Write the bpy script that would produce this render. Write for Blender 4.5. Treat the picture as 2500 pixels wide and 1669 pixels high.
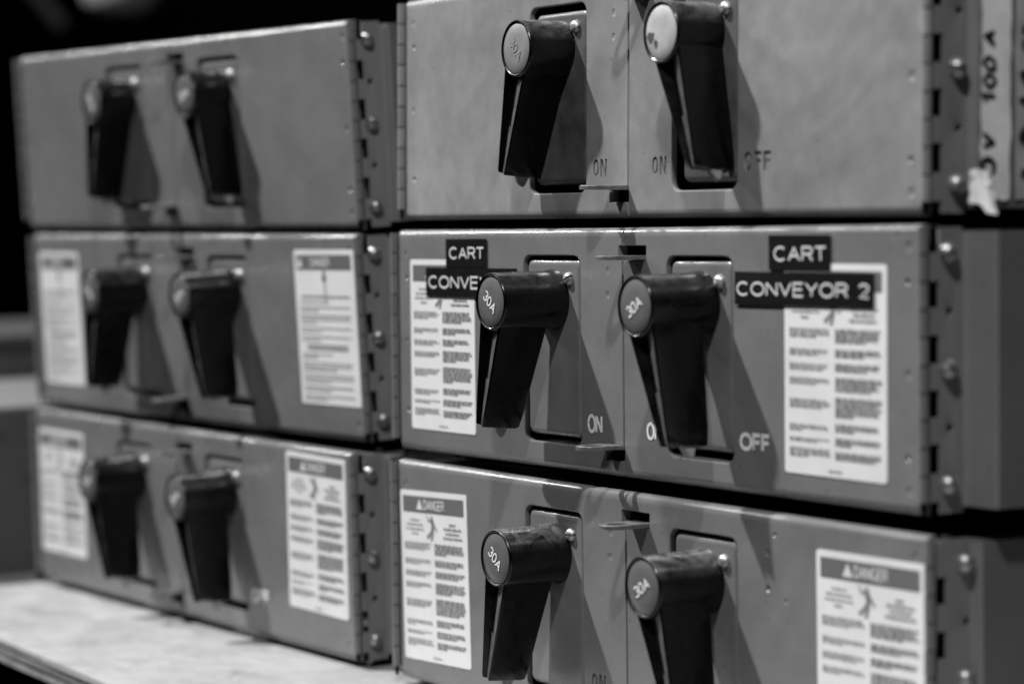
import bpy, bmesh, math, random
from math import sin, cos, pi, radians
from mathutils import Matrix, Vector

for o in list(bpy.data.objects):
    bpy.data.objects.remove(o)
scene = bpy.context.scene
col = scene.collection

# ------------------------------------------------------------------ camera
CAM = Vector((1.5636, -0.88215, 0.16064))
yaw, pitch, roll = 1.01372, -0.05151, -0.01669
fwd = Vector((-sin(yaw)*cos(pitch), cos(yaw)*cos(pitch), sin(pitch)))
r0 = Vector((cos(yaw), sin(yaw), 0)); u0 = r0.cross(fwd)
rt = cos(roll)*r0 + sin(roll)*u0
up = -sin(roll)*r0 + cos(roll)*u0
cd = bpy.data.cameras.new('camera')
cd.sensor_width = 36; cd.lens = 6600.9/2500*36
cd.clip_start = 0.05; cd.clip_end = 60
cd.dof.use_dof = True
cd.dof.focus_distance = 1.60
cd.dof.aperture_fstop = 4.3
cd.dof.aperture_blades = 9
cam = bpy.data.objects.new('camera', cd); col.objects.link(cam)
cam.matrix_world = Matrix(((rt.x, up.x, -fwd.x, CAM.x), (rt.y, up.y, -fwd.y, CAM.y),
                           (rt.z, up.z, -fwd.z, CAM.z), (0, 0, 0, 1)))
scene.camera = cam

# ------------------------------------------------------------------ light
w = bpy.data.worlds.new('World'); scene.world = w; w.use_nodes = True
bg = w.node_tree.nodes['Background']
bg.inputs[0].default_value = (1, 1, 1, 1); bg.inputs[1].default_value = 0.009
def lamp(name, target, direction, dist, size, power):
    d = Vector(direction).normalized()
    l = bpy.data.lights.new(name, 'AREA'); l.shape = 'DISK'; l.size = size; l.energy = power
    o = bpy.data.objects.new(name, l); col.objects.link(o)
    o.location = Vector(target) + d*dist
    o.rotation_euler = d.to_track_quat('Z', 'Y').to_euler()
    return o
lamp('area_lamp', (0.1, 0, 0.1), (-1.22, -1, 2.0), 5.4, 0.17, 500)
lamp('area_lamp', (0.3, 0, 0.1), (1.05, -1, 1.95), 1.9, 0.08, 26)
lamp('area_lamp', (0, 0, 0.1), (-1.70, -.42, .98), 6.5, 0.42, 92)  # added lamp, placed low at far left to put highlights on rolled rims
vs = scene.view_settings
vs.view_transform = 'Standard'; vs.look = 'None'; vs.exposure = 0; vs.gamma = 1
vs.use_curve_mapping = False

# ------------------------------------------------------------------ materials
def new_mat(name):
    m = bpy.data.materials.new(name); m.use_nodes = True
    return m, m.node_tree, m.node_tree.nodes['Principled BSDF']
def g(v): return (v, v, v, 1)
def nd(t, kind, **kw):
    n = t.nodes.new(kind)
    for k, v in kw.items(): setattr(n, k, v)
    return n
def coords(t, scale_rand=40.0):
    tc = nd(t, 'ShaderNodeTexCoord'); oi = nd(t, 'ShaderNodeObjectInfo')
    mu = nd(t, 'ShaderNodeMath', operation='MULTIPLY'); mu.inputs[1].default_value = scale_rand
    t.links.new(oi.outputs['Random'], mu.inputs[0])
    ad = nd(t, 'ShaderNodeVectorMath', operation='ADD')
    t.links.new(tc.outputs['Object'], ad.inputs[0]); t.links.new(mu.outputs[0], ad.inputs[1])
    return ad.outputs[0]
def noise(t, vec, scale, detail=4, rough=.55, dist=0.0):
    n = nd(t, 'ShaderNodeTexNoise'); n.inputs['Scale'].default_value = scale
    n.inputs['Detail'].default_value = detail; n.inputs['Roughness'].default_value = rough
    n.inputs['Distortion'].default_value = dist
    t.links.new(vec, n.inputs['Vector']); return n.outputs['Fac']
def ramp(t, fac, a, b, ca, cb):
    r = nd(t, 'ShaderNodeMapRange'); r.clamp = True
    for i, v in zip((1, 2, 3, 4), (a, b, ca, cb)): r.inputs[i].default_value = v
    t.links.new(fac, r.inputs[0]); return r.outputs[0]
def mul(t, a, b, op='MULTIPLY'):
    m = nd(t, 'ShaderNodeMath', operation=op)
    for i, x in enumerate((a, b)):
        if isinstance(x, (int, float)): m.inputs[i].default_value = x
        else: t.links.new(x, m.inputs[i])
    return m.outputs[0]
def bump(t, p, h, strength, dist):
    b = nd(t, 'ShaderNodeBump'); b.inputs['Strength'].default_value = strength
    b.inputs['Distance'].default_value = dist
    t.links.new(h, b.inputs['Height']); t.links.new(b.outputs[0], p.inputs['Normal'])

def painted(name, base, mottle, rough, specks=.5, streak=0.0):
    m, t, p = new_mat(name); v = coords(t)
    a = ramp(t, noise(t, v, 11, 5, .6, .8), .3, .7, 1-mottle, 1+mottle*.8)
    b = ramp(t, noise(t, v, 55, 4, .6), .35, .7, 1-mottle*.45, 1+mottle*.3)
    c = ramp(t, noise(t, v, 330, 2, .5), .70, .76, 1, specks)
    val = mul(t, mul(t, mul(t, a, b), c), base)
    if streak:
        mp = nd(t, 'ShaderNodeMapping'); mp.inputs['Scale'].default_value = (1, 1, .6); mp.inputs['Rotation'].default_value = (0, .5, 0)
        t.links.new(v, mp.inputs['Vector'])
        val = mul(t, val, ramp(t, noise(t, mp.outputs[0], 60, 6, .7, 1.5), .42, .72, 1+streak*.5, 1-streak))
    t.links.new(val, p.inputs['Base Color'])
    t.links.new(ramp(t, noise(t, v, 30, 4), .3, .7, rough-.06, rough+.1), p.inputs['Roughness'])
    h = mul(t, mul(t, noise(t, v, 900, 2), .12), noise(t, v, 26, 2), 'ADD')
    bump(t, p, h, .10, .0006)
    return m
M = {}
M['paint'] = painted('grey_enamel', .160, .13, .24, .45)
M['paint_worn'] = painted('scuffed_grey_enamel', .225, .25, .42, .45, .06)
M['plate'] = painted('switch_plate_enamel', .150, .20, .22)
M['plate_worn'] = painted('worn_switch_plate', .085, .50, .42, .4, .15)
M['body'] = painted('shaded_box_enamel', .098, .08, .45)  # box side darker than the flange: shade put into the colour
M['flange'] = painted('lit_flange_enamel', .175, .06, .4)  # paler enamel for flange and step band: light put into the colour
def simple(name, base, rough, metallic=0.0, mott=0.0, scale=60, bmp=0.0):
    m, t, p = new_mat(name); v = coords(t)
    if mott:
        t.links.new(mul(t, ramp(t, noise(t, v, scale, 5, .6), .3, .7, 1-mott, 1+mott), base), p.inputs['Base Color'])
    else: p.inputs['Base Color'].default_value = g(base)
    p.inputs['Roughness'].default_value = rough; p.inputs['Metallic'].default_value = metallic
    if bmp: bump(t, p, noise(t, v, scale*6, 3), bmp, .0005)
    return m
def handle_mat(name, base, rub, dust_sheen):
    m, t, p = new_mat(name); v = coords(t)
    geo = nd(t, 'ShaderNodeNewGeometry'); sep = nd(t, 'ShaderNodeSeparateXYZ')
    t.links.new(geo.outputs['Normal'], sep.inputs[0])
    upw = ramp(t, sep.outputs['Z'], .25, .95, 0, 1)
    d = mul(t, mul(t, upw, ramp(t, noise(t, v, 85, 5, .65, .6), .36, .62, .05, 1)), dust_sheen)  # upward faces paler: dust, with the barrel-top reflection put into the colour
    s = ramp(t, noise(t, v, 130, 6, .7, .4), .58, .80, 0, rub)
    k = ramp(t, noise(t, v, 700, 2), .72, .77, 0, .03)
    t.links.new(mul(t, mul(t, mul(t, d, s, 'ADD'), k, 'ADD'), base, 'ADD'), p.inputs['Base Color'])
    t.links.new(ramp(t, noise(t, v, 90, 4), .35, .7, .20, .36), p.inputs['Roughness'])
    p.inputs['Specular IOR Level'].default_value = .34
    bump(t, p, noise(t, v, 350, 3), .09, .0005)
    return m
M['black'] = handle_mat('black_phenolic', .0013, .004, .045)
M['black_dusty'] = handle_mat('dust_sheen_black_phenolic', .0022, .009, .14)
M['tab'] = simple('tab_metal', .24, .45, 0, .25, 200)
M['hasp'] = simple('plated_hasp', .20, .42, .55, .35, 160, .2)
M['screw'] = simple('zinc_screw', .40, .46, .85, .1, 300)
M['grip_lip'] = simple('worn_lit_grip_lip', .075, .45, 0, .45, 120)  # pale channel wall: lamp highlight put into the colour, with edge wear
M['cap'] = simple('grey_cap_insert', .115, .3, 0, .06, 90)
M['cap_faded'] = simple('faded_cap_insert', .22, .4, 0, .12, 90)
M['cap_white'] = simple('bare_cap_insert', .40, .38, 0, .15, 120)
M['cap_print'] = simple('cap_print', .72, .5)
M['cap_print_faint'] = simple('faint_cap_print', .26, .5)
M['smudge'] = simple('ink_smudge', .06, .6)
M['paper'] = simple('label_paper', .69, .42, 0, .05, 40)
M['ink'] = simple('label_ink', .21, .5)
M['ink_light'] = simple('pale_label_ink', .34, .5)
M['band'] = simple('header_band', .13, .42)
M['pale_ink'] = simple('header_print', .62, .5)
M['tape_black'] = simple('black_label_tape', .0045, .45, 0, .2, 90)
M['tape_black'].node_tree.nodes['Principled BSDF'].inputs['Specular IOR Level'].default_value = .2
M['tape_print'] = simple('tape_print', .58, .5)
M['on_white'] = simple('letter_paint', .80, .55, 0, .3, 500)
M['masking'] = simple('masking_tape', .76, .65, 0, .12, 70, .3)
M['masking_old'] = simple('old_masking_tape', .34, .65, 0, .2, 60, .3)
M['marker'] = simple('marker_ink', .012, .6)
M['dark'] = simple('unlit_black', .0015, .9)  # dead black for an unlit room: darkness put into the colour
M['dark'].node_tree.nodes['Principled BSDF'].inputs['Specular IOR Level'].default_value = 0
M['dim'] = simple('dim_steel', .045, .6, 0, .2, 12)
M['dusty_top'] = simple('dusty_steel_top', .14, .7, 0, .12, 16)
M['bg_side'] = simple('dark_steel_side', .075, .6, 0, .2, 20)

def wood():
    m, t, p = new_mat('pale_plywood'); tc = nd(t, 'ShaderNodeTexCoord')
    mp = nd(t, 'ShaderNodeMapping'); mp.inputs['Scale'].default_value = (1, 1.7, 1)
    t.links.new(tc.outputs['Object'], mp.inputs['Vector']); v = mp.outputs[0]
    a = ramp(t, noise(t, v, 7, 7, .7, 1.8), .3, .7, .74, 1.14)
    b = ramp(t, noise(t, v, 34, 4, .6), .3, .62, .86, 1.05)
    c = ramp(t, noise(t, tc.outputs['Object'], 14, 6, .75, .8), .54, .70, 1, .62)
    t.links.new(mul(t, mul(t, mul(t, a, b), c), .345), p.inputs['Base Color'])
    p.inputs['Roughness'].default_value = .7
    bump(t, p, noise(t, v, 90, 4), .2, .001)
    return m
M['wood'] = wood()
M['ply_dark'] = simple('plywood_ply_dark', .10, .8, 0, .4, 60, .3)
M['ply_light'] = simple('plywood_ply_light', .24, .8, 0, .35, 60, .3)

# ------------------------------------------------------------------ mesh helpers
def finish(bm, name, smooth_angle=35, flat_front=False):
    bmesh.ops.recalc_face_normals(bm, faces=bm.faces)
    me = bpy.data.meshes.new(name); bm.to_mesh(me); bm.free()
    if smooth_angle:
        for p in me.polygons: p.use_smooth = True
        me.set_sharp_from_angle(angle=radians(smooth_angle))
        if flat_front:
            for p in me.polygons:
                if abs(p.normal.y) > .9999: p.use_smooth = False
    return me
def obj(name, me, material, parent=None, loc=(0, 0, 0), rot=(0, 0, 0), label=None):
    o = bpy.data.objects.new(name, me); col.objects.link(o)
    if material is not None:
        if not me.materials: me.materials.append(material)
        o.material_slots[0].link = 'OBJECT'; o.material_slots[0].material = material
    if parent: o.parent = parent
    o.location = loc; o.rotation_euler = rot
    if label: o['label'] = label
    return o
def add_box(bm, x0, x1, y0, y1, z0, z1):
    r = bmesh.ops.create_cube(bm, size=1)
    for v in r['verts']:
        v.co = Vector(((x0+x1)/2+v.co.x*(x1-x0), (y0+y1)/2+v.co.y*(y1-y0), (z0+z1)/2+v.co.z*(z1-z0)))
    return r['verts']
def box_mesh(name, x0, x1, y0, y1, z0, z1, bev=0.0):
    bm = bmesh.new(); add_box(bm, x0, x1, y0, y1, z0, z1)
    if bev: bmesh.ops.bevel(bm, geom=bm.edges[:], offset=bev, segments=2, affect='EDGES', profile=.5)
    return finish(bm, name)
def area(lp): return sum(a[0]*b[1]-b[0]*a[1] for a, b in zip(lp, lp[1:]+lp[:1]))/2
def ccw(lp): return lp if area(lp) > 0 else lp[::-1]
def offset(lp, ds):
    """offset a CCW loop; ds[i] belongs to edge i -> i+1, positive = outward"""
    n = len(lp); out = []
    if not isinstance(ds, (list, tuple)): ds = [ds]*n
    for i in range(n):
        a, b, c = lp[i-1], lp[i], lp[(i+1) % n]
        def nor(p, q):
            dx, dy = q[0]-p[0], q[1]-p[1]; l = math.hypot(dx, dy) or 1
            return dy/l, -dx/l
        n1, n2 = nor(a, b), nor(b, c); d1, d2 = ds[i-1], ds[i]
        det = n1[0]*n2[1]-n1[1]*n2[0]
        if abs(det) < .08:
            d = (d1+d2)/2; out.append((b[0]+n1[0]*d, b[1]+n1[1]*d))
        else:
            out.append((b[0]+(d1*n2[1]-d2*n1[1])/det, b[1]+(n1[0]*d2-n2[0]*d1)/det))
    return out
def rrect(x0, x1, z0, z1, r, seg=5):
    pts = []
    for cx, cz, a0 in ((x1-r, z0+r, -90), (x1-r, z1-r, 0), (x0+r, z1-r, 90), (x0+r, z0+r, 180)):
        for k in range(seg+1):
            a = radians(a0+90*k/seg); pts.append((cx+r*cos(a), cz+r*sin(a)))
    return pts
def circle(cx, cz, r, n=12):
    return [(cx+r*cos(2*pi*k/n), cz+r*sin(2*pi*k/n)) for k in range(n)]
MAPS = {'front': lambda u, v, d: (u, d, v), 'side': lambda u, v, d: (-d, u, v), 'top': lambda u, v, d: (u, v, -d)}
def ring_verts(bm, lp, d, mp): return [bm.verts.new(mp(u, v, d)) for u, v in lp]
def bridge(bm, A, B):
    n = len(A)
    for i in range(n):
        j = (i+1) % n
        try: bm.faces.new((A[i], A[j], B[j], B[i]))
        except ValueError: pass
def sheet(name, outer, holes=(), depth=.002, edge=None, R=0.0, mp='front', back=False, hole_edge=.0006, bowls=(), floors=()):
    """sheet metal with holes: outer edge rolled back (edge = roll width per outer edge), hole edges slightly eased.
    holes: (loop, wall depth, eased edge); bowls: (x, z, radius, depth) dimples; floors: rectangles behind stamped letters"""
    mp = MAPS[mp]; bm = bmesh.new(); edges = []
    outer = ccw(outer); n = len(outer)
    ed = edge if edge is not None else [0.0]*n
    def loop_edges(vs):
        return [bm.edges.new((vs[i], vs[(i+1) % len(vs)])) for i in range(len(vs))]
    first = ring_verts(bm, offset(outer, [-e for e in ed]) if R else outer, 0, mp)
    edges += loop_edges(first)
    hol = []
    for lp, hd, he in holes:
        lp = ccw(lp)
        f = ring_verts(bm, offset(lp, he) if he else lp, 0, mp); edges += loop_edges(f); hol.append((f, lp, hd, he))
    bw = []
    for x, z, r, d in bowls:
        f = ring_verts(bm, circle(x, z, r), 0, mp); edges += loop_edges(f); bw.append((f, x, z, r, d))
    bmesh.ops.triangle_fill(bm, use_beauty=True, use_dissolve=False, edges=edges)
    prev = first
    if R:
        for k in range(1, 7):
            a = radians(15*k)
            nx = ring_verts(bm, offset(outer, [-e*(1-sin(a)) for e in ed]), R*(1-cos(a)), mp)
            bridge(bm, prev, nx); prev = nx
    nx = ring_verts(bm, outer, depth, mp); bridge(bm, prev, nx)
    if back: bm.faces.new(nx)
    for f, lp, hd, he in hol:
        p = f
        if he:
            for a in (45, 90):
                q = ring_verts(bm, offset(lp, he*(1-sin(radians(a)))), he*(1-cos(radians(a))), mp); bridge(bm, p, q); p = q
        q = ring_verts(bm, lp, hd, mp); bridge(bm, p, q)
    for f, x, z, r, d in bw:
        p = f
        for fr, fd in ((.72, .55), (.38, .9)):
            q = ring_verts(bm, circle(x, z, r*fr), d*fd, mp); bridge(bm, p, q); p = q
        bm.faces.new(p)
    for x0, x1, z0, z1, d in floors:
        bm.faces.new([bm.verts.new(mp(u, v, d)) for u, v in ((x0, z0), (x1, z0), (x1, z1), (x0, z1))])
    return bm
def arc(cx, cy, rx, ry, a0, a1, n=14): return [(cx+rx*cos(radians(a0+(a1-a0)*k/n)), cy+ry*sin(radians(a0+(a1-a0)*k/n))) for k in range(n+1)]
GLYPH = {   # advance width, strokes (points, closed); cap height 1
 'C': (.80, [(arc(.42, .5, .42, .5, 48, 312), 0)]),
 'G': (.84, [(arc(.42, .5, .42, .5, 48, 345)+[(.84, .46), (.50, .46)], 0)]),
 'O': (.88, [(arc(.44, .5, .44, .5, 0, 337.5, 15), 1)]),
 '0': (.60, [(arc(.30, .5, .30, .5, 0, 337.5, 15), 1)]),
 'N': (.72, [([(0, 0), (0, 1)], 0), ([(.02, .98), (.70, .02)], 0), ([(.72, 0), (.72, 1)], 0)]),
 'V': (.76, [([(0, 1), (.40, 0)], 0), ([(.36, 0), (.76, 1)], 0)]),
 'A': (.78, [([(0, 0), (.41, 1)], 0), ([(.37, 1), (.78, 0)], 0), ([(.14, .34), (.64, .34)], 0)]),
 'T': (.70, [([(0, 1), (.70, 1)], 0), ([(.35, 1), (.35, 0)], 0)]),
 'E': (.62, [([(.62, 0), (0, 0), (0, 1), (.62, 1)], 0), ([(0, .52), (.56, .52)], 0)]),
 'F': (.56, [([(0, 0), (0, 1), (.56, 1)], 0), ([(0, .52), (.50, .52)], 0)]),
 'Y': (.76, [([(0, 1), (.38, .44), (.76, 1)], 0), ([(.38, .46), (.38, 0)], 0)]),
 'R': (.70, [([(0, 0), (0, 1)]+arc(.42, .745, .26, .255, 90, -90, 9)+[(0, .49)], 0), ([(.40, .49), (.70, 0)], 0)]),
 'D': (.74, [([(0, 0), (0, 1), (.28, 1)]+arc(.28, .5, .46, .5, 85, -85, 11)+[(.28, 0)], 1)]),
 '2': (.60, [(arc(.30, .70, .29, .30, 165, -35, 10)+[(.02, 0), (.60, 0)], 0)]),
 '3': (.58, [(arc(.28, .745, .27, .255, 155, -80, 9), 0), (arc(.28, .255, .30, .255, 85, -155, 10), 0)]),
 '1': (.24, [([(0, .78), (.24, 1), (.24, 0)], 0)]), ' ': (.34, [])}
def stroke_outline(pts, wd, closed):
    """left and right offset polylines of a stroke"""
    n = len(pts); Lf, Rt = [], []
    for i in range(n):
        p = pts[i]
        if closed: a, b = pts[i-1], pts[(i+1) % n]
        else: a, b = pts[max(i-1, 0)], pts[min(i+1, n-1)]
        def nor(p_, q_):
            dx, dy = q_[0]-p_[0], q_[1]-p_[1]; l = math.hypot(dx, dy) or 1
            return -dy/l, dx/l
        n1 = nor(a, p) if a != p else nor(p, b); n2 = nor(p, b) if b != p else n1
        k = max(1+n1[0]*n2[0]+n1[1]*n2[1], .55)
        m = ((n1[0]+n2[0])/k*wd/2, (n1[1]+n2[1])/k*wd/2)
        Lf.append((p[0]+m[0], p[1]+m[1])); Rt.append((p[0]-m[0], p[1]-m[1]))
    return Lf, Rt
def layout(body, w, h, wt, sp=.20):
    """strokes fitted to a box w x h about the origin; wt = stroke weight as a share of cap height"""
    x = 0; raw = []
    for ch in body:
        adv, st = GLYPH[ch]
        for pts, cl in st: raw.append(([(x+px, py) for px, py in pts], cl))
        x += adv+sp
    tot = x-sp; ins = wt/2
    sx, sy = w/(tot+wt), h/(1+wt*.9)
    return [([((px-tot/2)*sx, (py-.5)*sy) for px, py in pts], cl) for pts, cl in raw], wt*math.sqrt(sx*sy)
def text_mesh(name, body, w, h, wt=.17, ang=0.0, y=0.0, plane='front', shear=0.0, jitter=0.0):
    mp = MAPS[plane]; bm = bmesh.new(); c, s_ = cos(ang), sin(ang); rnd = random.Random(len(body)+int(w*1e5))
    strokes, wd = layout(body, w, h, wt)
    for i, (pts, cl) in enumerate(strokes):
        if jitter: pts = [(a+rnd.uniform(-jitter, jitter), b+rnd.uniform(-jitter, jitter)) for a, b in pts]
        Lf, Rt = stroke_outline(pts, wd, cl); d = y-.00002*i*(1 if plane == 'front' else -1)
        f = lambda p: mp((p[0]+shear*p[1])*c-p[1]*s_, (p[0]+shear*p[1])*s_+p[1]*c, d)
        A = [bm.verts.new(f(p)) for p in Lf]; B = [bm.verts.new(f(p)) for p in Rt]
        n = len(A)
        for k in range(n if cl else n-1):
            j = (k+1) % n; bm.faces.new((A[k], A[j], B[j], B[k]))
    for q in bm.faces:
        q.normal_update()
        if (plane == 'front' and q.normal.y > 0) or (plane == 'side' and q.normal.x < 0): q.normal_flip()
    me = bpy.data.meshes.new(name); bm.to_mesh(me); bm.free(); return me
def text_loops(body, w, h, cx, cz, wt=.19):
    out = []; x = 0
    adv = {'O': .66, 'N': .72, 'F': .56}; sp = .16
    tot = sum(adv[c] for c in body)+sp*(len(body)-1); sx = w/tot
    for ch in body:
        a = adv[ch]; tw = wt
        if ch == 'O':
            ls = [arc(a/2, .5, a/2, .5, 0, 330, 11), arc(a/2, .5, a/2-tw, .5-tw*.9, 0, 330, 11)]
        elif ch == 'N': ls = [[(0, 0), (0, 1), (tw*1.15, 1), (a-tw, .36), (a-tw, 1), (a, 1), (a, 0), (a-tw*1.15, 0), (tw, .64), (tw, 0)]]
        else: ls = [[(0, 0), (0, 1), (a, 1), (a, 1-tw*.9), (tw, 1-tw*.9), (tw, .60), (a*.9, .60), (a*.9, .60-tw*.85), (tw, .60-tw*.85), (tw, 0)]]
        for l in ls: out.append([(cx+(x+px-tot/2)*sx, cz+(py-.5)*h) for px, py in l])
        x += a+sp
    return out
def cyl(bm, r0, r1, y0, y1, n=32, cx=0, cz=0, cap0=True, cap1=True):
    A = [bm.verts.new((cx+r0*cos(2*pi*k/n), y0, cz+r0*sin(2*pi*k/n))) for k in range(n)]
    B = [bm.verts.new((cx+r1*cos(2*pi*k/n), y1, cz+r1*sin(2*pi*k/n))) for k in range(n)]
    bridge(bm, A, B)
    if cap0: bm.faces.new(A)
    if cap1: bm.faces.new(B)
    return A, B
def lathe_y(prof, n=36):
    """prof: list of (radius, y); axis along y"""
    bm = bmesh.new(); prev = None
    for r, y in prof:
        if r < 1e-6: cur = [bm.verts.new((0, y, 0))]
        else: cur = [bm.verts.new((r*cos(2*pi*k/n), y, r*sin(2*pi*k/n))) for k in range(n)]
        if prev:
            if len(cur) == 1:
                for k in range(len(prev)): bm.faces.new((prev[k], prev[(k+1) % n], cur[0]))
            elif len(prev) == 1:
                for k in range(n): bm.faces.new((cur[k], cur[(k+1) % n], prev[0]))
            else: bridge(bm, prev, cur)
        prev = cur
    return bm

# ------------------------------------------------------------------ setting
def struct(name, me, m, **kw):
    o = obj(name, me, m, **kw); o['kind'] = 'structure'; return o
struct('wall_back', box_mesh('wall_back', -9, 5, 3.2, 3.3, -1.2, 5), M['dark'])
struct('wall_left', box_mesh('wall_left', -9.1, -9.0, -6, 3.3, -1.2, 5), M['dark'])
struct('floor', box_mesh('floor', -9, 5, -6, 3.2, -1.1, -1.0), M['dark'])

# ------------------------------------------------------------------ unit dimensions (metres, unit frame)
H, W, S = .145, .53922, .26884
RL = (.15933, .22353); RR = (.31419, .37768); RZ = (.01551, .12864)
KL, KR, KZ = .19099, .34573, .1017
KN = .0137

# shared part meshes
def knuckle_mesh():
    bm = bmesh.new()
    r, n = .0029, 14; rows = []
    for z, rr in ((-KN/2+.00045, r), (KN/2-.00045, r)):
        rows.append([bm.verts.new((rr*cos(2*pi*k/n), rr*sin(2*pi*k/n), z)) for k in range(n)])
    for a, b in zip(rows, rows[1:]): bridge(bm, a, b)
    bm.faces.new(rows[0]); bm.faces.new(rows[-1])
    return finish(bm, 'knuckle', 40)
ME_KN = knuckle_mesh()
def pin_mesh():
    bm = bmesh.new(); rows = []
    for z in (0.001, H-.001): rows.append([bm.verts.new((.0012*cos(2*pi*k/8), .0012*sin(2*pi*k/8), z)) for k in range(8)])
    bridge(bm, *rows); bm.faces.new(rows[0]); bm.faces.new(rows[1]); return finish(bm, 'hinge', 40)
ME_PIN = pin_mesh()
def screw_mesh(r, h, slot=True):
    bm = lathe_y([(r*.95, .0006), (r, 0), (r*.98, -h*.25), (r*.86, -h*.6), (r*.6, -h*.87), (r*.28, -h*.98), (0, -h)], 20)
    me = finish(bm, 'screw', 50)
    return me
def slot_cut_screw(r, h):
    """round head with a real slot: two half domes and a groove floor"""
    bm = bmesh.new(); sw = r*.16; n = 10
    for s in (1, -1):
        rings = []
        for rr, y in ((r, .0004), (r, -h*.2), (r*.9, -h*.55), (r*.66, -h*.85), (r*.4, -h)):
            a0 = math.asin(min(1, sw/rr))
            rings.append([bm.verts.new((rr*cos(a0+(pi-2*a0)*k/n), y, s*rr*sin(a0+(pi-2*a0)*k/n))) for k in range(n+1)])
        for A, B in zip(rings, rings[1:]):
            for k in range(n): bm.faces.new((A[k], A[k+1], B[k+1], B[k]))
        bm.faces.new(rings[-1])
        bm.faces.new([x[0] for x in rings]+[x[-1] for x in reversed(rings)])
    c = circle(0, 0, r*.97, 16); bm.faces.new([bm.verts.new((x, -h*.35, z)) for x, z in c])
    return finish(bm, 'screw', 40)
ME_SCREW = slot_cut_screw(.0041, .0034)
ME_SIDESCREW = slot_cut_screw(.0052, .0052)
# handle barrel, front rim at y=0, axis +y
ME_BARREL = finish(lathe_y([(0, .0016), (.0153, .0016), (.01545, .0004), (.0160, 0), (.0167, .0001), (.0172, .0007), (.0174, .002),
                            (.0176, .020), (.0180, .036), (.0186, .0405), (.0190, .044)], 48), 'handle', 32)
ME_CAP = finish(lathe_y([(.0151, .0015), (.0150, .0009), (.0146, .0006), (.008, .0002), (0, .0001)], 40), 'cap', 40)
def grip_mesh():
    bm = bmesh.new(); rows = []
    N = 10; L = .0778
    for k in range(N+1):
        t = k/N
        z = -.004-(L-.004)*t
        w = .0134*(1-t)+.0042*t if t > .06 else .0128
        yf = .0012+.0028*t; yb = .0365-.0050*t - (.001 if k == N else 0)
        dp = .0046*(1-.55*t)
        sec = [(-w, yf+.0007), (-w*.86, yf), (-w*.72, yf+.0006), (-w*.50, yf+dp*.8), (-w*.28, yf+dp), (w*.10, yf+dp*.75), (w*.72, yf+.0006),
               (w*.86, yf), (w, yf+.0007), (w*1.04, (yf+yb)/2), (w*.98, yb-.0012), (w*.84, yb), (-w*.84, yb), (-w*.98, yb-.0012), (-w*1.04, (yf+yb)/2)]
        zz = [z]*len(sec)
        if k == N:
            zz = [z+.0008-.0022*(y-yf)/(yb-yf) for x, y in sec]
        rows.append([bm.verts.new((x, y, q)) for (x, y), q in zip(sec, zz)])
    last = rows[-1]
    lip = [bm.verts.new((v.co.x*.8, .0045+(v.co.y-.0045)*.93+.0004, v.co.z-.0010)) for v in last]
    for A, B in zip(rows, rows[1:]): bridge(bm, A, B)
    bridge(bm, last, lip); bm.faces.new(lip); bm.faces.new(rows[0])
    me = finish(bm, 'grip', 38)
    me.materials.append(M['black']); me.materials.append(M['grip_lip'])
    for p in me.polygons:
        c_ = p.center
        if p.normal.x < -.25 and p.normal.y < -.2 and c_.x > -.6*(.0134-.0092*min(1, max(0, (-c_.z-.004)/.0738))) and abs(p.normal.z) < .6 and c_.z < -.014: p.material_index = 1  # channel wall facing the left lamp takes the paler lip, a painted highlight
    return me
ME_GRIP = grip_mesh()
def tab_mesh():
    bm = bmesh.new(); A = []
    pts = [(.0115, -.070), (.0245, -.070), (.0235, -.0805), (.0215, -.0855), (.0195, -.0862), (.0165, -.083)]
    for x in (-.0022, .0022): A.append([bm.verts.new((x, y, z)) for y, z in pts])
    bridge(bm, *A); bm.faces.new(A[0]); bm.faces.new(A[1])
    bmesh.ops.bevel(bm, geom=bm.edges[:], offset=.0005, segments=2, affect='EDGES')
    return finish(bm, 'lock_tab', 35)
ME_TAB = tab_mesh()
def hasp_mesh():
    """flat padlock eye, root at y=+.012, eye towards -y; lies in a horizontal plane"""
    hw = .0088; out = [(hw, .012), (hw, -.015)]
    out += [(hw*cos(radians(a)), -.016-.0105*sin(radians(a))) for a in range(15, 180, 15)]
    out += [(-hw, -.015), (-hw, .012)]
    bm = sheet('hasp', out, [([(.0054*cos(2*pi*k/16), -.0150+.0062*sin(2*pi*k/16)) for k in range(16)], .0024, .0003)], depth=.0024, edge=[.0004]*len(out), R=.0004, mp='top', back=False)
    # underside
    lo = [v for v in bm.verts if abs(v.co.z+.0024) < 1e-6]
    ed = [e for e in bm.edges if all(abs(v.co.z+.0024) < 1e-6 for v in e.verts)]
    bmesh.ops.triangle_fill(bm, use_beauty=True, edges=ed)
    return finish(bm, 'hasp', 35)
ME_HASP = hasp_mesh()

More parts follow.
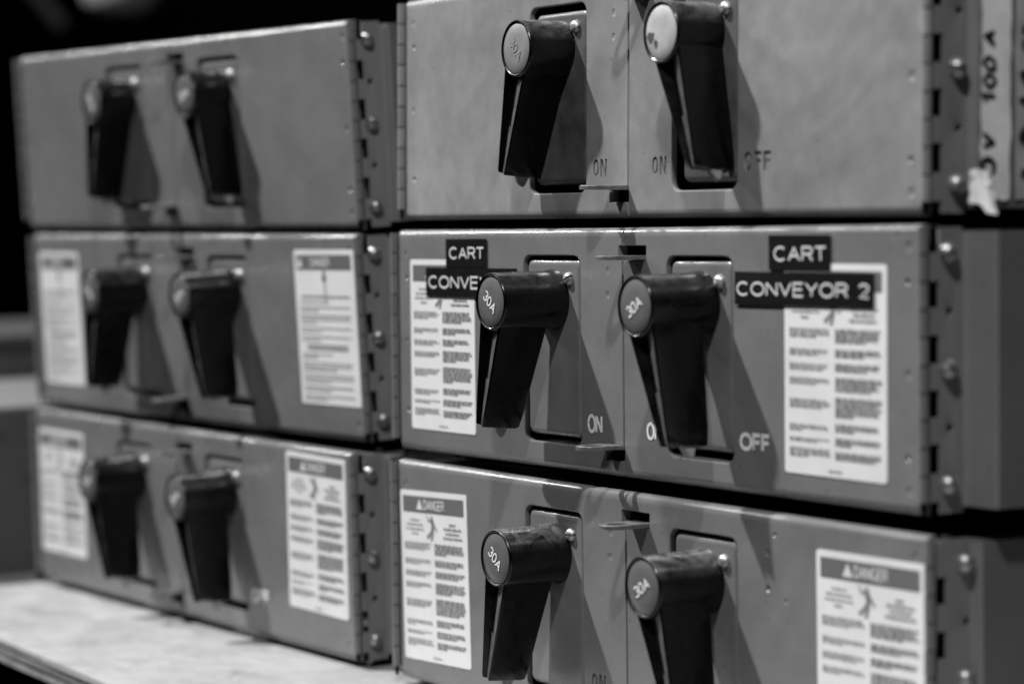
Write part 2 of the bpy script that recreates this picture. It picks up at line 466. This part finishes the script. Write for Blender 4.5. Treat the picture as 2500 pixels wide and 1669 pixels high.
def danger_label(parent, x0, x1, z0, z1, rot, kind, seed, label):
    rnd = random.Random(seed); w, h = x1-x0, z1-z0
    bm = sheet('danger_label', rrect(-w/2, w/2, -h/2, h/2, .0022, 4), depth=.0004)
    o = obj('danger_label', finish(bm, 'danger_label', 0), M['paper'], parent, ((x0+x1)/2, -.0004, (z0+z1)/2), (0, -rot, 0), label)
    bh = .0105; bt = h/2-.0036; bx = w/2-.0036
    bm = bmesh.new(); 
    def quad(bm, a, b, c, d, y): bm.faces.new([bm.verts.new((x, y, z)) for x, z in ((a, c), (b, c), (b, d), (a, d))])
    quad(bm, -bx, bx, bt-bh, bt, -.0002)
    obj('header_band', finish(bm, 'header_band', 0), M['band'], o)
    tx = .006 if kind == 'two' else 0
    obj('header_lettering', text_mesh('header_lettering', 'DANGER', .027, .0066, .17, 0, -.0004), M['pale_ink'], o, (tx-.004, 0, bt-bh/2))
    bm = bmesh.new()
    cx = tx-.004-.0135-.0055 if kind == 'two' else -.033
    bm.faces.new([bm.verts.new((cx+a, -.0004, bt-bh/2+b)) for a, b in ((-.0042, -.0034), (.0042, -.0034), (0, .0038))])
    obj('warning_triangle', finish(bm, 'warning_triangle', 0), M['pale_ink'], o)
    # falling figure / hand pictogram
    bm = bmesh.new()
    def stroke(pts, ww):
        for (a, b), (c, d) in zip(pts, pts[1:]):
            l = math.hypot(c-a, d-b) or 1; nx, nz = -(d-b)/l*ww/2, (c-a)/l*ww/2
            bm.faces.new([bm.verts.new((x, -.0003, z)) for x, z in ((a+nx, b+nz), (a-nx, b-nz), (c-nx, d-nz), (c+nx, d+nz))])
    py = bt-bh-.0086
    if kind == 'two':
        s = .78
        def P(pts): return [(-.0015+x*s, py+z*s) for x, z in pts]
        stroke(P([(-.001, .0085), (.0005, .0045)]), .0026); stroke(P([(.000, .005), (.0015, -.001)]), .0040)
        stroke(P([(.0015, -.001), (-.0035, -.006), (-.0085, -.0095)]), .0019)
        stroke(P([(.0015, -.001), (.0005, -.006), (-.002, -.0115)]), .0019)
        stroke(P([(.0005, .004), (.0045, .0005), (.0075, -.0035)]), .0014); stroke(P([(-.0002, .0045), (-.004, .0052), (-.0065, .0045)]), .0013)
        stroke(P([(-.0095, .0088), (-.0065, .0078), (-.0075, .0065), (-.005, .0058)]), .0006)
    else:
        stroke([(0, py+.008), (0, py+.001)], .0035); stroke([(0, py+.001), (.002, py-.014)], .0014); stroke([(-.003, py+.002), (.003, py+.003)], .003)
    obj('pictogram', finish(bm, 'pictogram', 0), M['ink'], o)
    # print: runs of word-sized dashes, two weights
    bmL, bmR = bmesh.new(), bmesh.new()
    def words(bm, a, b, z, th, gap=.0009, cen=False):
        x = a
        while x < b-.001:
            l = min(rnd.uniform(.0018, .0065), b-x)
            quad(bm, x, x+l, z-th/2, z+th/2, -.0003); x += l+rnd.uniform(gap*.7, gap*1.3)
    top = bt-bh-.0200
    if kind == 'two':
        for cxx, bmm, th in ((-w/4-.003, bmL, .0009), (w/4+.003, bmR, .0010)):
            for k in range(4):
                hw = (.006, .0105, .0115, .004)[k] if cxx < 0 else (.004, .011, .0085, .0118)[k]
                z = py+.0036-.0029*k-(.0012 if cxx > 0 else 0)
                words(bmm, cxx-hw, cxx+hw, z, .0013 if cxx > 0 else .0012)
        colL = [(-w/2+.0045, -.0030, bmL, .00075, (4, 3, 3, 3, 4, 3, 2, 4), (.0055, .0038, .0036, .0072, .0082, .0030, .0028, 0)),
                (.0008, w/2-.0035, bmR, .00105, (5, 3, 3, 5, 7, 3, 3, 3), (.0030, .0028, .0028, .0028, .0032, .0028, .0026, 0))]
        for a, b, bmm, th, paras, gaps in colL:
            z = top; avail = top+h/2-.0085; lines = sum(paras); pitch = (avail-sum(gaps))/lines
            for n, gp in zip(paras, gaps):
                for i in range(n):
                    bb = b if i < n-1 else a+(b-a)*rnd.uniform(.3, .85)
                    words(bmm, a, min(bb, b-rnd.uniform(0, .004)), z, min(th, pitch*.72)); z -= pitch
                z -= gp
        words(bmL, -.005, .006, -h/2+.0032, .0011)
    else:
        z = top+.001
        for n, ln, ctr in ((1, .95, 1), (1, .5, 0), (2, .97, 0), (3, .97, 0), (2, .97, 0), (2, .97, 0), (2, .8, 1), (2, .6, 0), (3, .97, 0), (3, .97, 0), (2, .97, 0), (2, .97, 0)):
            for i in range(n):
                half = (w/2-.006)*ln
                a, b = (-half, half) if ctr else (-w/2+.006, -w/2+.006+2*(w/2-.006)*(ln if i < n-1 else rnd.uniform(.3, .7)))
                words(bmR if (ctr or rnd.random() < .3) else bmL, a, b, z, .0014 if ctr else .001); z -= .00245
            z -= .0013
    obj('print', finish(bmL, 'print', 0), M['ink_light'], o)['kind'] = 'stuff'
    obj('print', finish(bmR, 'print', 0), M['ink'], o)['kind'] = 'stuff'
    return o

def label_tape(parent, body, x0, x1, z0, z1, y, tw, th, tx=0.0, tz=0.0, label=None):
    w, h = x1-x0, z1-z0
    bm = sheet('label_tape', [(-w/2, -h/2), (w/2, -h/2), (w/2, h/2), (-w/2, h/2)], depth=.0004)
    o = obj('label_tape', finish(bm, 'label_tape', 0), M['tape_black'], parent, ((x0+x1)/2, y, (z0+z1)/2), (0, 0, 0), label)
    obj('lettering', text_mesh('lettering', body, tw, th, .135, 0, -.0002), M['tape_print'], o, (tx, 0, tz))
    return o

def unit(label, cfg):
    rnd = random.Random(cfg['seed'])
    e = bpy.data.objects.new('switch_unit', None); col.objects.link(e); e.empty_display_size = .05
    e['label'] = label; e['category'] = 'switch unit'; e['group'] = 'grey twin switch units stacked on the board'
    ro, pt, ya = cfg['rot']; d = Vector(cfg['d']); c = Vector((W/2, 0, H/2))
    e.matrix_world = (Matrix.Translation(d+c) @ Matrix.Rotation(ya, 4, 'Z') @ Matrix.Rotation(pt, 4, 'X')
                      @ Matrix.Rotation(-ro, 4, 'Y') @ Matrix.Translation(-c))
    paint = M[cfg.get('paint', 'paint')]; plate_m = M[cfg.get('plate', 'plate')]
    inset = cfg.get('inset', .0010); ky = cfg.get('ky', -.0413)
    zlo, zhi = cfg.get('zlo', .0045), cfg.get('zhi', H-.0035)
    step = cfg.get('step', .005); D = cfg.get('depth', .14)
    # ---- box body: folded sheet, open to the front
    XR = W+.0030
    prof = [(-.0075, .007), (-.0075, D), (XR+step, D), (XR+step, .0262)]
    prof += [(XR+step-.0024*(1-cos(radians(a))), .0262-.0024*sin(radians(a))) for a in (30, 60, 90)]
    prof += [(XR+.0024-.0024*sin(radians(a)), .0238-.0024*(1-cos(radians(a)))) for a in (0, 30, 60, 90)] if step > .004 else []
    bm = bmesh.new()
    rows = [[bm.verts.new((x, y, z)) for x, y in prof] for z in (zlo, zhi)]
    for i in range(len(prof)-1): bm.faces.new((rows[0][i], rows[0][i+1], rows[1][i+1], rows[1][i]))
    bm.faces.new(rows[0]); bm.faces.new(rows[1])
    me = finish(bm, 'box_body', 30); me.materials.append(M['body']); me.materials.append(M['flange'])
    for p in me.polygons:
        if p.center.x > W and p.center.y < .0275: p.material_index = 1  # step of the folded box gets the paler enamel, light painted in
    obj('box_body', me, M['body'], e)
    for yy in (.030, D-.022):
        obj('stacking_rail', box_mesh('stacking_rail', .02, W-.02, yy, yy+.012, cfg.get('rail', -.0045), zlo-.0002), M['dark'], e)
    # ---- side flange (comb edge against the hinge), faces +x
    y0, ys, y1 = .0016, .0066, .0214
    zs = sorted(cfg.get('slots', [(.0216, .0362), (.0494, .063), (.0761, .0902), (.1038, .1169), (.131, .1440)]))
    comb = [(y1, .0015), (y1, H-.0015), (y0 if zs[-1][1] < H-.002 else ys, H-.0015)]
    for a, b in reversed(zs):
        comb += [(y0, b), (ys, b), (ys, a), (y0, a)]
    comb += [(y0, .0075), (ys, .0075), (ys, .0015)]
    sy = cfg.get('screw_y', .0125)
    holes = [(circle(sy+.0015, z, .0021, 12), .003, .0004) for z in (.1017, .0438)]
    bm = sheet('side_flange', comb, holes, depth=.0014, mp='side')
    fl = obj('side_flange', finish(bm, 'side_flange', 30), M['flange'], e, (XR, 0, 0))
    for z in (.1310, .0733, .0157):
        s = obj('screw', ME_SIDESCREW, M['screw'], fl, (0.0, sy, z), (0, rnd.uniform(0, 3), radians(90)))
        s.rotation_euler = (Matrix.Rotation(radians(90), 4, 'Z') @ Matrix.Rotation(rnd.uniform(0, 3), 4, 'Y')).to_euler()
    # ---- doors
    hl = rrect(RL[0], RL[1], RZ[0], RZ[1], .0065); hr = rrect(RR[0], RR[1], RZ[0], RZ[1], .0065)
    def door_outline(xa, xb, notch):
        # returns loop + roll widths ; seam side nearly square
        if notch == 'right':       # left door: seam on the right, slot low
            lp = [(xa, 0), (xb, 0), (xb, .0095), (.2497, .0095), (.2497, .0188), (xb, .0188), (xb, .1262), (xb-.0035, .1262), (xb-.0035, .1345), (xb, .1345), (xb, H), (xa, H)]
            ed = [.005, .0006, .0004, .0004, .0004, .0006, .0004, .0004, .0004, .0006, .005, .0012]
        else:                      # right door: seam on the left, slot high
            lp = [(xa, 0), (xb, 0), (xb, H), (xa, H), (xa, .1345), (.2935, .1345), (.2935, .1262), (xa, .1262)]
            ed = [.005, .0012, .005, .0006, .0004, .0004, .0004, .0006]
        return lp, ed
    st = cfg.get('stamped')
    for side in (0, 1):
        lp, ed = door_outline(*((.0, S, 'right') if side == 0 else (S+.0009, W-.0036, 'left')))
        holes = [((hl, hr)[side], .0035, .0008)]
        floors = []
        if st:
            for (sd, body, cx, cz, tw, th) in st:
                if sd != side: continue
                for L_ in text_loops(body, tw, th, cx, cz): holes.append((L_, .0012, 0))
                floors.append((cx-tw/2-.001, cx+tw/2+.001, cz-th/2-.001, cz+th/2+.001, .0012))
        if side == 0:
            bowls = [(.0114, .1138, .0019, .0013), (.0116, .0267, .0019, .0013), (.0102, .1295, .0024, .0005), (.0105, .0720, .0024, .0005)]
            bowls += [(.2537, .1200, .0026, .0004), (.2533, .1060, .0024, .0004)]
        else:
            bowls = [(.5258, .1164, .0021, .0014), (.5256, .0283, .0021, .0014), (.5264, .0700, .0030, .0006), (.5272, .1340, .0030, .0006), (.5268, .0117, .0030, .0006)]
            bowls += cfg.get('bowls', [])
        bm = sheet('door', lp, holes, depth=.0062, edge=ed, R=.0040, bowls=bowls, floors=floors)
        dr = obj('door', finish(bm, 'door', 34, True), paint, e)
        # padlock eye of this door
        if side == 0: obj('hasp', ME_HASP, M['hasp'], dr, (.2605, 0, .0190), (0, radians(rnd.uniform(-1.5, 1.5)), 0))
        else: obj('hasp', ME_HASP, M['hasp'], dr, (.2835, 0, .1290), (0, radians(rnd.uniform(-1.5, 1.5)), 0))
        # hinge
        hx, hy = ((-.0036, -.0010), (W-.0012, -.0004))[side]
        hg = obj('hinge', ME_PIN, M['dark'], e, (hx, hy, 0))
        z = H-.0013-KN/2
        while z > KN/2-.002:
            k = obj('knuckle', ME_KN, paint, hg, (rnd.uniform(-.0001, .0001), rnd.uniform(-.00012, .00012), z)); z -= KN
        # switch plate behind the opening
        x0, x1 = (RL, RR)[side]
        ml, mr, mb, mt = cfg.get('plates', ((.0018, .0012, .0042, .0018), (.0018, .0012, .0052, .0018)))[side]
        pl = rrect(x0+ml, x1-mr, RZ[0]+mb, RZ[1]-mt, .0055)
        bm = sheet('switch_plate', pl, depth=.007, edge=[.0038]*len(pl), R=.0036)
        obj_pl = obj('switch_plate', finish(bm, 'switch_plate', 34, True), plate_m, e, (cfg.get('plate_dx', (0, 0))[side], inset, 0))
        kx = (KL, KR)[side]
        s = obj('screw', ME_SCREW, M['screw'], obj_pl, (kx+.0190-cfg.get('plate_dx', (0, 0))[side], 0, .1147), (0, rnd.uniform(-.9, .9), 0))
        # handle
        tilt = radians(cfg['tilt'][side])
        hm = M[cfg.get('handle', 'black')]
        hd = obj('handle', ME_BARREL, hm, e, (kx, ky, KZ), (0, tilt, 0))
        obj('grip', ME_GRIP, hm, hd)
        obj('lock_tab', ME_TAB, M['tab'], hd)
        cm, tm = cfg.get('caps', (('cap', 'cap_print'),)*2)[side]
        cp = obj('cap', ME_CAP, M[cm], hd, (0, 0, 0))
        if tm:
            phi = cfg.get('phi', (-40, 30))[side]
            obj('cap_lettering', text_mesh('cap_lettering', '30A', .0160, .0066, .17, radians(phi)+tilt, -.0002), M[tm], hd)
        if cm == 'cap_white':
            bm = bmesh.new()
            for cx, cz, r, sx in ((-.0095, .001, .0026, 1.3), (-.006, -.0042, .0022, .8)):
                ps = [(cx+sx*r*(1+.3*sin(5*a))*cos(a), cz+r*(1+.25*cos(3*a))*sin(a)) for a in [2*pi*k/14 for k in range(14)]]
                bm.faces.new([bm.verts.new((x, -.0001, z)) for x, z in ps])
            obj('smudge', finish(bm, 'smudge', 0), M['smudge'], hd)
    # painted ON / OFF
    for body, cx, cz, tw, th in cfg.get('printed', []):
        obj('position_lettering', text_mesh('position_lettering', body, tw, th, .24, 0, -.0003), M['on_white'], e, (cx, 0, cz))
    for a in cfg.get('labels', []): danger_label(e, *a)
    for a in cfg.get('tapes', []): label_tape(e, *a)
    return e

ST = [(0, 'ON', .2390, .0298, .0150, .0105), (1, 'ON', .3015, .0300, .0145, .0105), (1, 'OFF', .3960, .0305, .0250, .0105)]
PR = [('ON', .2388, .0297, .0162, .0116), ('ON', .3005, .0287, .0150, .0105), ('OFF', .3975, .0284, .0285, .0098)]
U_MR = unit('grey twin switch unit with black CART and CONVEYOR 2 tapes on its doors', dict(
    seed=1, d=(0, 0, 0), rot=(.00585, -.0106, -.01383), tilt=(16, -16), ky=-.0432, step=.022, rail=-.0060, printed=PR, screw_y=.0118,
    labels=[(.0166, .0996, .0148, .1258, 0.0, 'two', 11, 'bilingual danger label partly hidden by black CART tapes'),
            (.4246, .5099, .0144, .1251, -.004, 'two', 12, 'bilingual danger label under the CONVEYOR 2 tape')],
    tapes=[('CART', .0647, .1160, .1210, .1390, -.0009, .0445, .0076, .0012, 0), ('CONVEYOR', .0390, .1530, .1020, .1206, -.0013, .105, .0080, -.001, 0),
           ('CART', .4117, .4648, .1216, .1400, -.0009, .0460, .0078, .001, -.0006), ('CONVEYOR 2', .3811, .5006, .1028, .1205, -.0013, .1150, .0075, -.0003, -.0003)]))
U_TR = unit('scuffed grey twin switch unit with handwritten masking tape on its side', dict(
    seed=2, d=(-.00425, .009, .15027), rot=(.00037, -.02066, -.01933), tilt=(18, -18), ky=-.0295, inset=.0016,
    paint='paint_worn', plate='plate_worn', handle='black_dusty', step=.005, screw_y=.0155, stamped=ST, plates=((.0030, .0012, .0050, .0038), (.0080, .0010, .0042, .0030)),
    caps=(('cap_faded', 'cap_print_faint'), ('cap_white', None)), phi=(-48, 0)))
U_BR = unit('grey twin switch unit with two danger labels standing on the board below the CART unit', dict(
    seed=3, d=(.00724, -.0053, -.15254), rot=(.00052, -.00485, -.00635), tilt=(15, -16), step=.0052, screw_y=.0185, stamped=ST,
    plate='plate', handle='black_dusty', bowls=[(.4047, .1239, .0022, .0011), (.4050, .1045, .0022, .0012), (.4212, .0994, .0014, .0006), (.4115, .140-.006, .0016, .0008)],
    labels=[(.0050, .0905, .0155, .1268, .035, 'two', 13, 'slightly crooked danger label with falling figure beside the hinge'),
            (.4480, .5345, .0190, .1305, .008, 'two', 14, 'danger label with falling figure on the wider door')],
    slots=[(.0300, .0440), (.0570, .0705), (.0845, .0980), (.1115, .1250)]))
U_TL = unit('grey twin switch unit without paper labels on top of the stack lacking CART tapes', dict(
    seed=4, d=(-.62154, .00572, .14447), rot=(-.00467, .04694, .05122), tilt=(16, -16), ky=-.0295, inset=.0012, depth=.09,
    screw_y=.0100, caps=(('cap', 'cap_print'), ('cap', 'cap_print')), phi=(-62, 20), rail=-.0030))
U_ML = unit('grey twin switch unit with single column danger labels in the middle of its stack', dict(
    seed=5, d=(-.61379, .00754, -.00459), rot=(.00093, .04161, .03711), tilt=(16, -16), depth=.09, screw_y=.0100, rail=-.0030,
    labels=[(.0090, .0850, .0190, .1300, 0.0, 'one', 15, 'danger label half hidden behind a black handle'),
            (.4490, .5320, .0240, .1340, .006, 'one', 16, 'single column danger label beside the hinge')]))
U_BL = unit('grey twin switch unit on the board with both black handles leaning the same way', dict(
    seed=6, d=(-.59822, -.0063, -.15297), rot=(-.003, .01595, .02298), tilt=(-16, -16), screw_y=.0110, step=.0046, depth=.11, phi=(20, 30), printed=[('OFF', .3975, .0300, .0270, .0100)],
    labels=[(.0050, .0935, .0255, .1290, 0.0, 'two', 17, 'danger label beside the leaning handle'), (.4430, .5275, .0285, .1400, -.012, 'two', 18, 'two column danger label beside the hinge')]))

# masking tape on the side of the top unit (part of it)
def tape_strip(parent, x, y0, y1, z0, z1, m, seed, name='masking_tape'):
    rnd = random.Random(seed); bm = bmesh.new(); n = 16; A = []
    for k in range(n+1):
        z = z0+(z1-z0)*k/n
        row = []
        for q in range(5):
            y = y0+(y1-y0)*q/4+rnd.uniform(-.0006, .0006)*(q in (0, 4))
            row.append(bm.verts.new((x+.0004+rnd.uniform(0, .0008), y, z+rnd.uniform(-.001, .001)*(k in (0, n)))))
        A.append(row)
    for a, b in zip(A, A[1:]):
        for q in range(4): bm.faces.new((a[q], a[q+1], b[q+1], b[q]))
    for f in bm.faces:
        f.normal_update()
        if f.normal.x < 0: f.normal_flip()
    me = bpy.data.meshes.new(name); bm.to_mesh(me); bm.free()
    for p in me.polygons: p.use_smooth = True
    return obj(name, me, m, parent)
XS = W+.0030+.005
tp = tape_strip(U_TR, XS, .0264, .0455, .0085, .1405, M['masking'], 5)
tp['label'] = 'pale masking tape with handwritten marker characters'
for body, z, y, wv, hv in (('0', .0250, .0330, .0105, .0098), ('V', .0372, .0335, .0092, .0095), ('1', .0590, .0335, .0048, .0100),
                           ('0', .0673, .0338, .0080, .0085), ('0', .0758, .0335, .0085, .0088), ('A', .0888, .0330, .0095, .0090)):
    # written along the tape, reading upwards
    me = text_mesh('handwriting', body, wv, hv, .30, radians(90), 0, 'side', .12, .0004)
    obj('handwriting', me, M['marker'], tp, (XS+.0013, y-.0020, z))
tp2 = tape_strip(U_TR, XS, .0485, .0750, .0085, .1405, M['masking_old'], 6)
for z, wv in ((.022, .006), (.041, .013), (.058, .006), (.070, .010), (.086, .007), (.094, .006)):
    bm = bmesh.new(); rnd = random.Random(int(z*1000))
    ps = [(.0045*(1+.35*sin(3*a+z*90))*cos(a), wv*.42*(1+.2*cos(2*a))*sin(a)) for a in [2*pi*k/12 for k in range(12)]]
    bm.faces.new([bm.verts.new((0, y, q)) for y, q in ps])
    obj('handwriting', finish(bm, 'handwriting', 0), M['marker'], tp2, (XS+.0013, .0560, z))
def crumple():
    bm = bmesh.new(); rnd = random.Random(9); n, m_ = 6, 5; A = []
    for i in range(n+1):
        A.append([bm.verts.new((.002+.009*sin(pi*i/n)*(q/m_)+rnd.uniform(-.0012, .0012), .0230+.0155*i/n+rnd.uniform(-.001, .001), .016-.0155*q/m_+rnd.uniform(-.0015, .0015)-.006*sin(pi*i/n)*(q/m_))) for q in range(m_+1)])
    for a, b in zip(A, A[1:]):
        for q in range(m_): bm.faces.new((a[q], a[q+1], b[q+1], b[q]))
    return finish(bm, 'tape_end', 20)
M['tape_end'] = simple('torn_tape', .85, .6, 0, .08, 90)
obj('tape_end', crumple(), M['tape_end'], tp, (XS-.001, -.0035, .0075))

# ------------------------------------------------------------------ board they stand on
bd = bpy.data.objects.new('plywood_board', None); col.objects.link(bd); bd.location = (-.2, .1, -.1575)
bd['label'] = 'pale plywood board under the stacked switch units'; bd['category'] = 'board'
zt = 0.0; layers = [('wood', .0042), ('ply_dark', .0028), ('ply_light', .0034), ('ply_dark', .0028), ('ply_light', .0036)]
for i, (mn, th) in enumerate(layers):
    bm = bmesh.new(); n = 40; rnd = random.Random(40+i); inset = .0008*(i % 2)+.0003*i
    rows = []
    for z in (zt-.0001, zt-th+.0001):
        fr = [(-1.5+2.6*k/n, -.252-.055*(-1.5+2.6*k/n+.14)+inset+rnd.uniform(0, .0012)) for k in range(n+1)]
        bk = [(1.1, .60), (-1.5, .60)]
        rows.append([bm.verts.new((x, y, z)) for x, y in fr+bk])
    bridge(bm, *rows); bm.faces.new(rows[0]); bm.faces.new(rows[1])
    bmesh.ops.triangulate(bm, faces=[f for f in bm.faces if len(f.verts) > 4])
    obj('ply', finish(bm, 'ply', 20), M[mn], bd, label='pale top ply' if i == 0 else None)
    zt -= th
tb = bpy.data.objects.new('table', None); col.objects.link(tb); tb.location = (-.2, .1, -.1575+zt)
tb['label'] = 'dark table frame carrying the plywood board'; tb['category'] = 'table'
obj('table_rail', box_mesh('table_rail', -1.4, 1.0, -.16, -.12, -.10, 0, .003), M['dark'], tb)
obj('table_rail', box_mesh('table_rail', -1.4, 1.0, .48, .52, -.10, 0, .003), M['dark'], tb)
for x in (-1.38, .94):
    for y in (-.16, .48): obj('leg', box_mesh('leg', x, x+.04, y, y+.04, -1.0+.1575-zt, -.10, .003), M['dark'], tb)

# ------------------------------------------------------------------ things behind, out of focus
def bg_thing(name, label, cat, loc, parts, rz=0):
    e = bpy.data.objects.new(name, None); col.objects.link(e); e.location = loc; e.rotation_euler = (0, 0, rz)
    e['label'] = label; e['category'] = cat
    for n, me, m in parts: obj(n, me, m, e)
    return e
bm = sheet('side_panel', [(-.12, 0), (.28, 0), (.28, .142), (-.12, .142)], [(circle(-.020, .118, .006), .004, 0), (circle(.012, .080, .006), .004, 0)], depth=.002, mp='side')
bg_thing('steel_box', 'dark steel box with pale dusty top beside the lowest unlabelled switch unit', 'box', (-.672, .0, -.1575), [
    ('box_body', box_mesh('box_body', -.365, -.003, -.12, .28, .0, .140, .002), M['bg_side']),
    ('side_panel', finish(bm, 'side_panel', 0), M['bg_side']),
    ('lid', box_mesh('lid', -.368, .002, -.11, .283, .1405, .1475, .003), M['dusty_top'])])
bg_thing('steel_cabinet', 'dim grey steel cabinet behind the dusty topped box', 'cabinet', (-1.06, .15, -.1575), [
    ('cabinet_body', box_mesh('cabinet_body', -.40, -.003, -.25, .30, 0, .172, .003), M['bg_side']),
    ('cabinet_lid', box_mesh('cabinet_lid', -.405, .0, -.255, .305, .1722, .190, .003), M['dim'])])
# far shapes in the dark
def tube(name, pts, r, n=14):
    bm = bmesh.new(); rows = []
    for i, p in enumerate(pts):
        p = Vector(p); t = (Vector(pts[min(i+1, len(pts)-1)])-Vector(pts[max(i-1, 0)])).normalized()
        a = t.cross(Vector((0, 0, 1))); a = a.normalized() if a.length > .01 else Vector((1, 0, 0)); b = t.cross(a)
        rows.append([bm.verts.new(p+a*r*cos(2*pi*k/n)+b*r*sin(2*pi*k/n)) for k in range(n)])
    for A, B in zip(rows, rows[1:]): bridge(bm, A, B)
    bm.faces.new(rows[0]); bm.faces.new(rows[-1]); return finish(bm, name, 50)
o = obj('pipe', tube('pipe', [(0, 0, 0), (0, -.05, .055), (0, -.12, .13), (0, -.3, .33)], .014), M['dim'], None, (-3.2, 1.100, .505))
o['label'] = 'dim slanting pipe blurred in the dark background'; o['category'] = 'pipe'
bmx = lathe_y([(0, 0), (.03, .002), (.055, .012), (.07, .03), (.076, .055), (.074, .08)], 28)
o = obj('rounded_object', finish(bmx, 'rounded_object', 50), simple('dim_shade', .4, .6), None, (-3.2, 1.225, .525), (radians(90), 0, 0))
o['label'] = 'pale rounded object blurred in the dark background'; o['category'] = 'object'
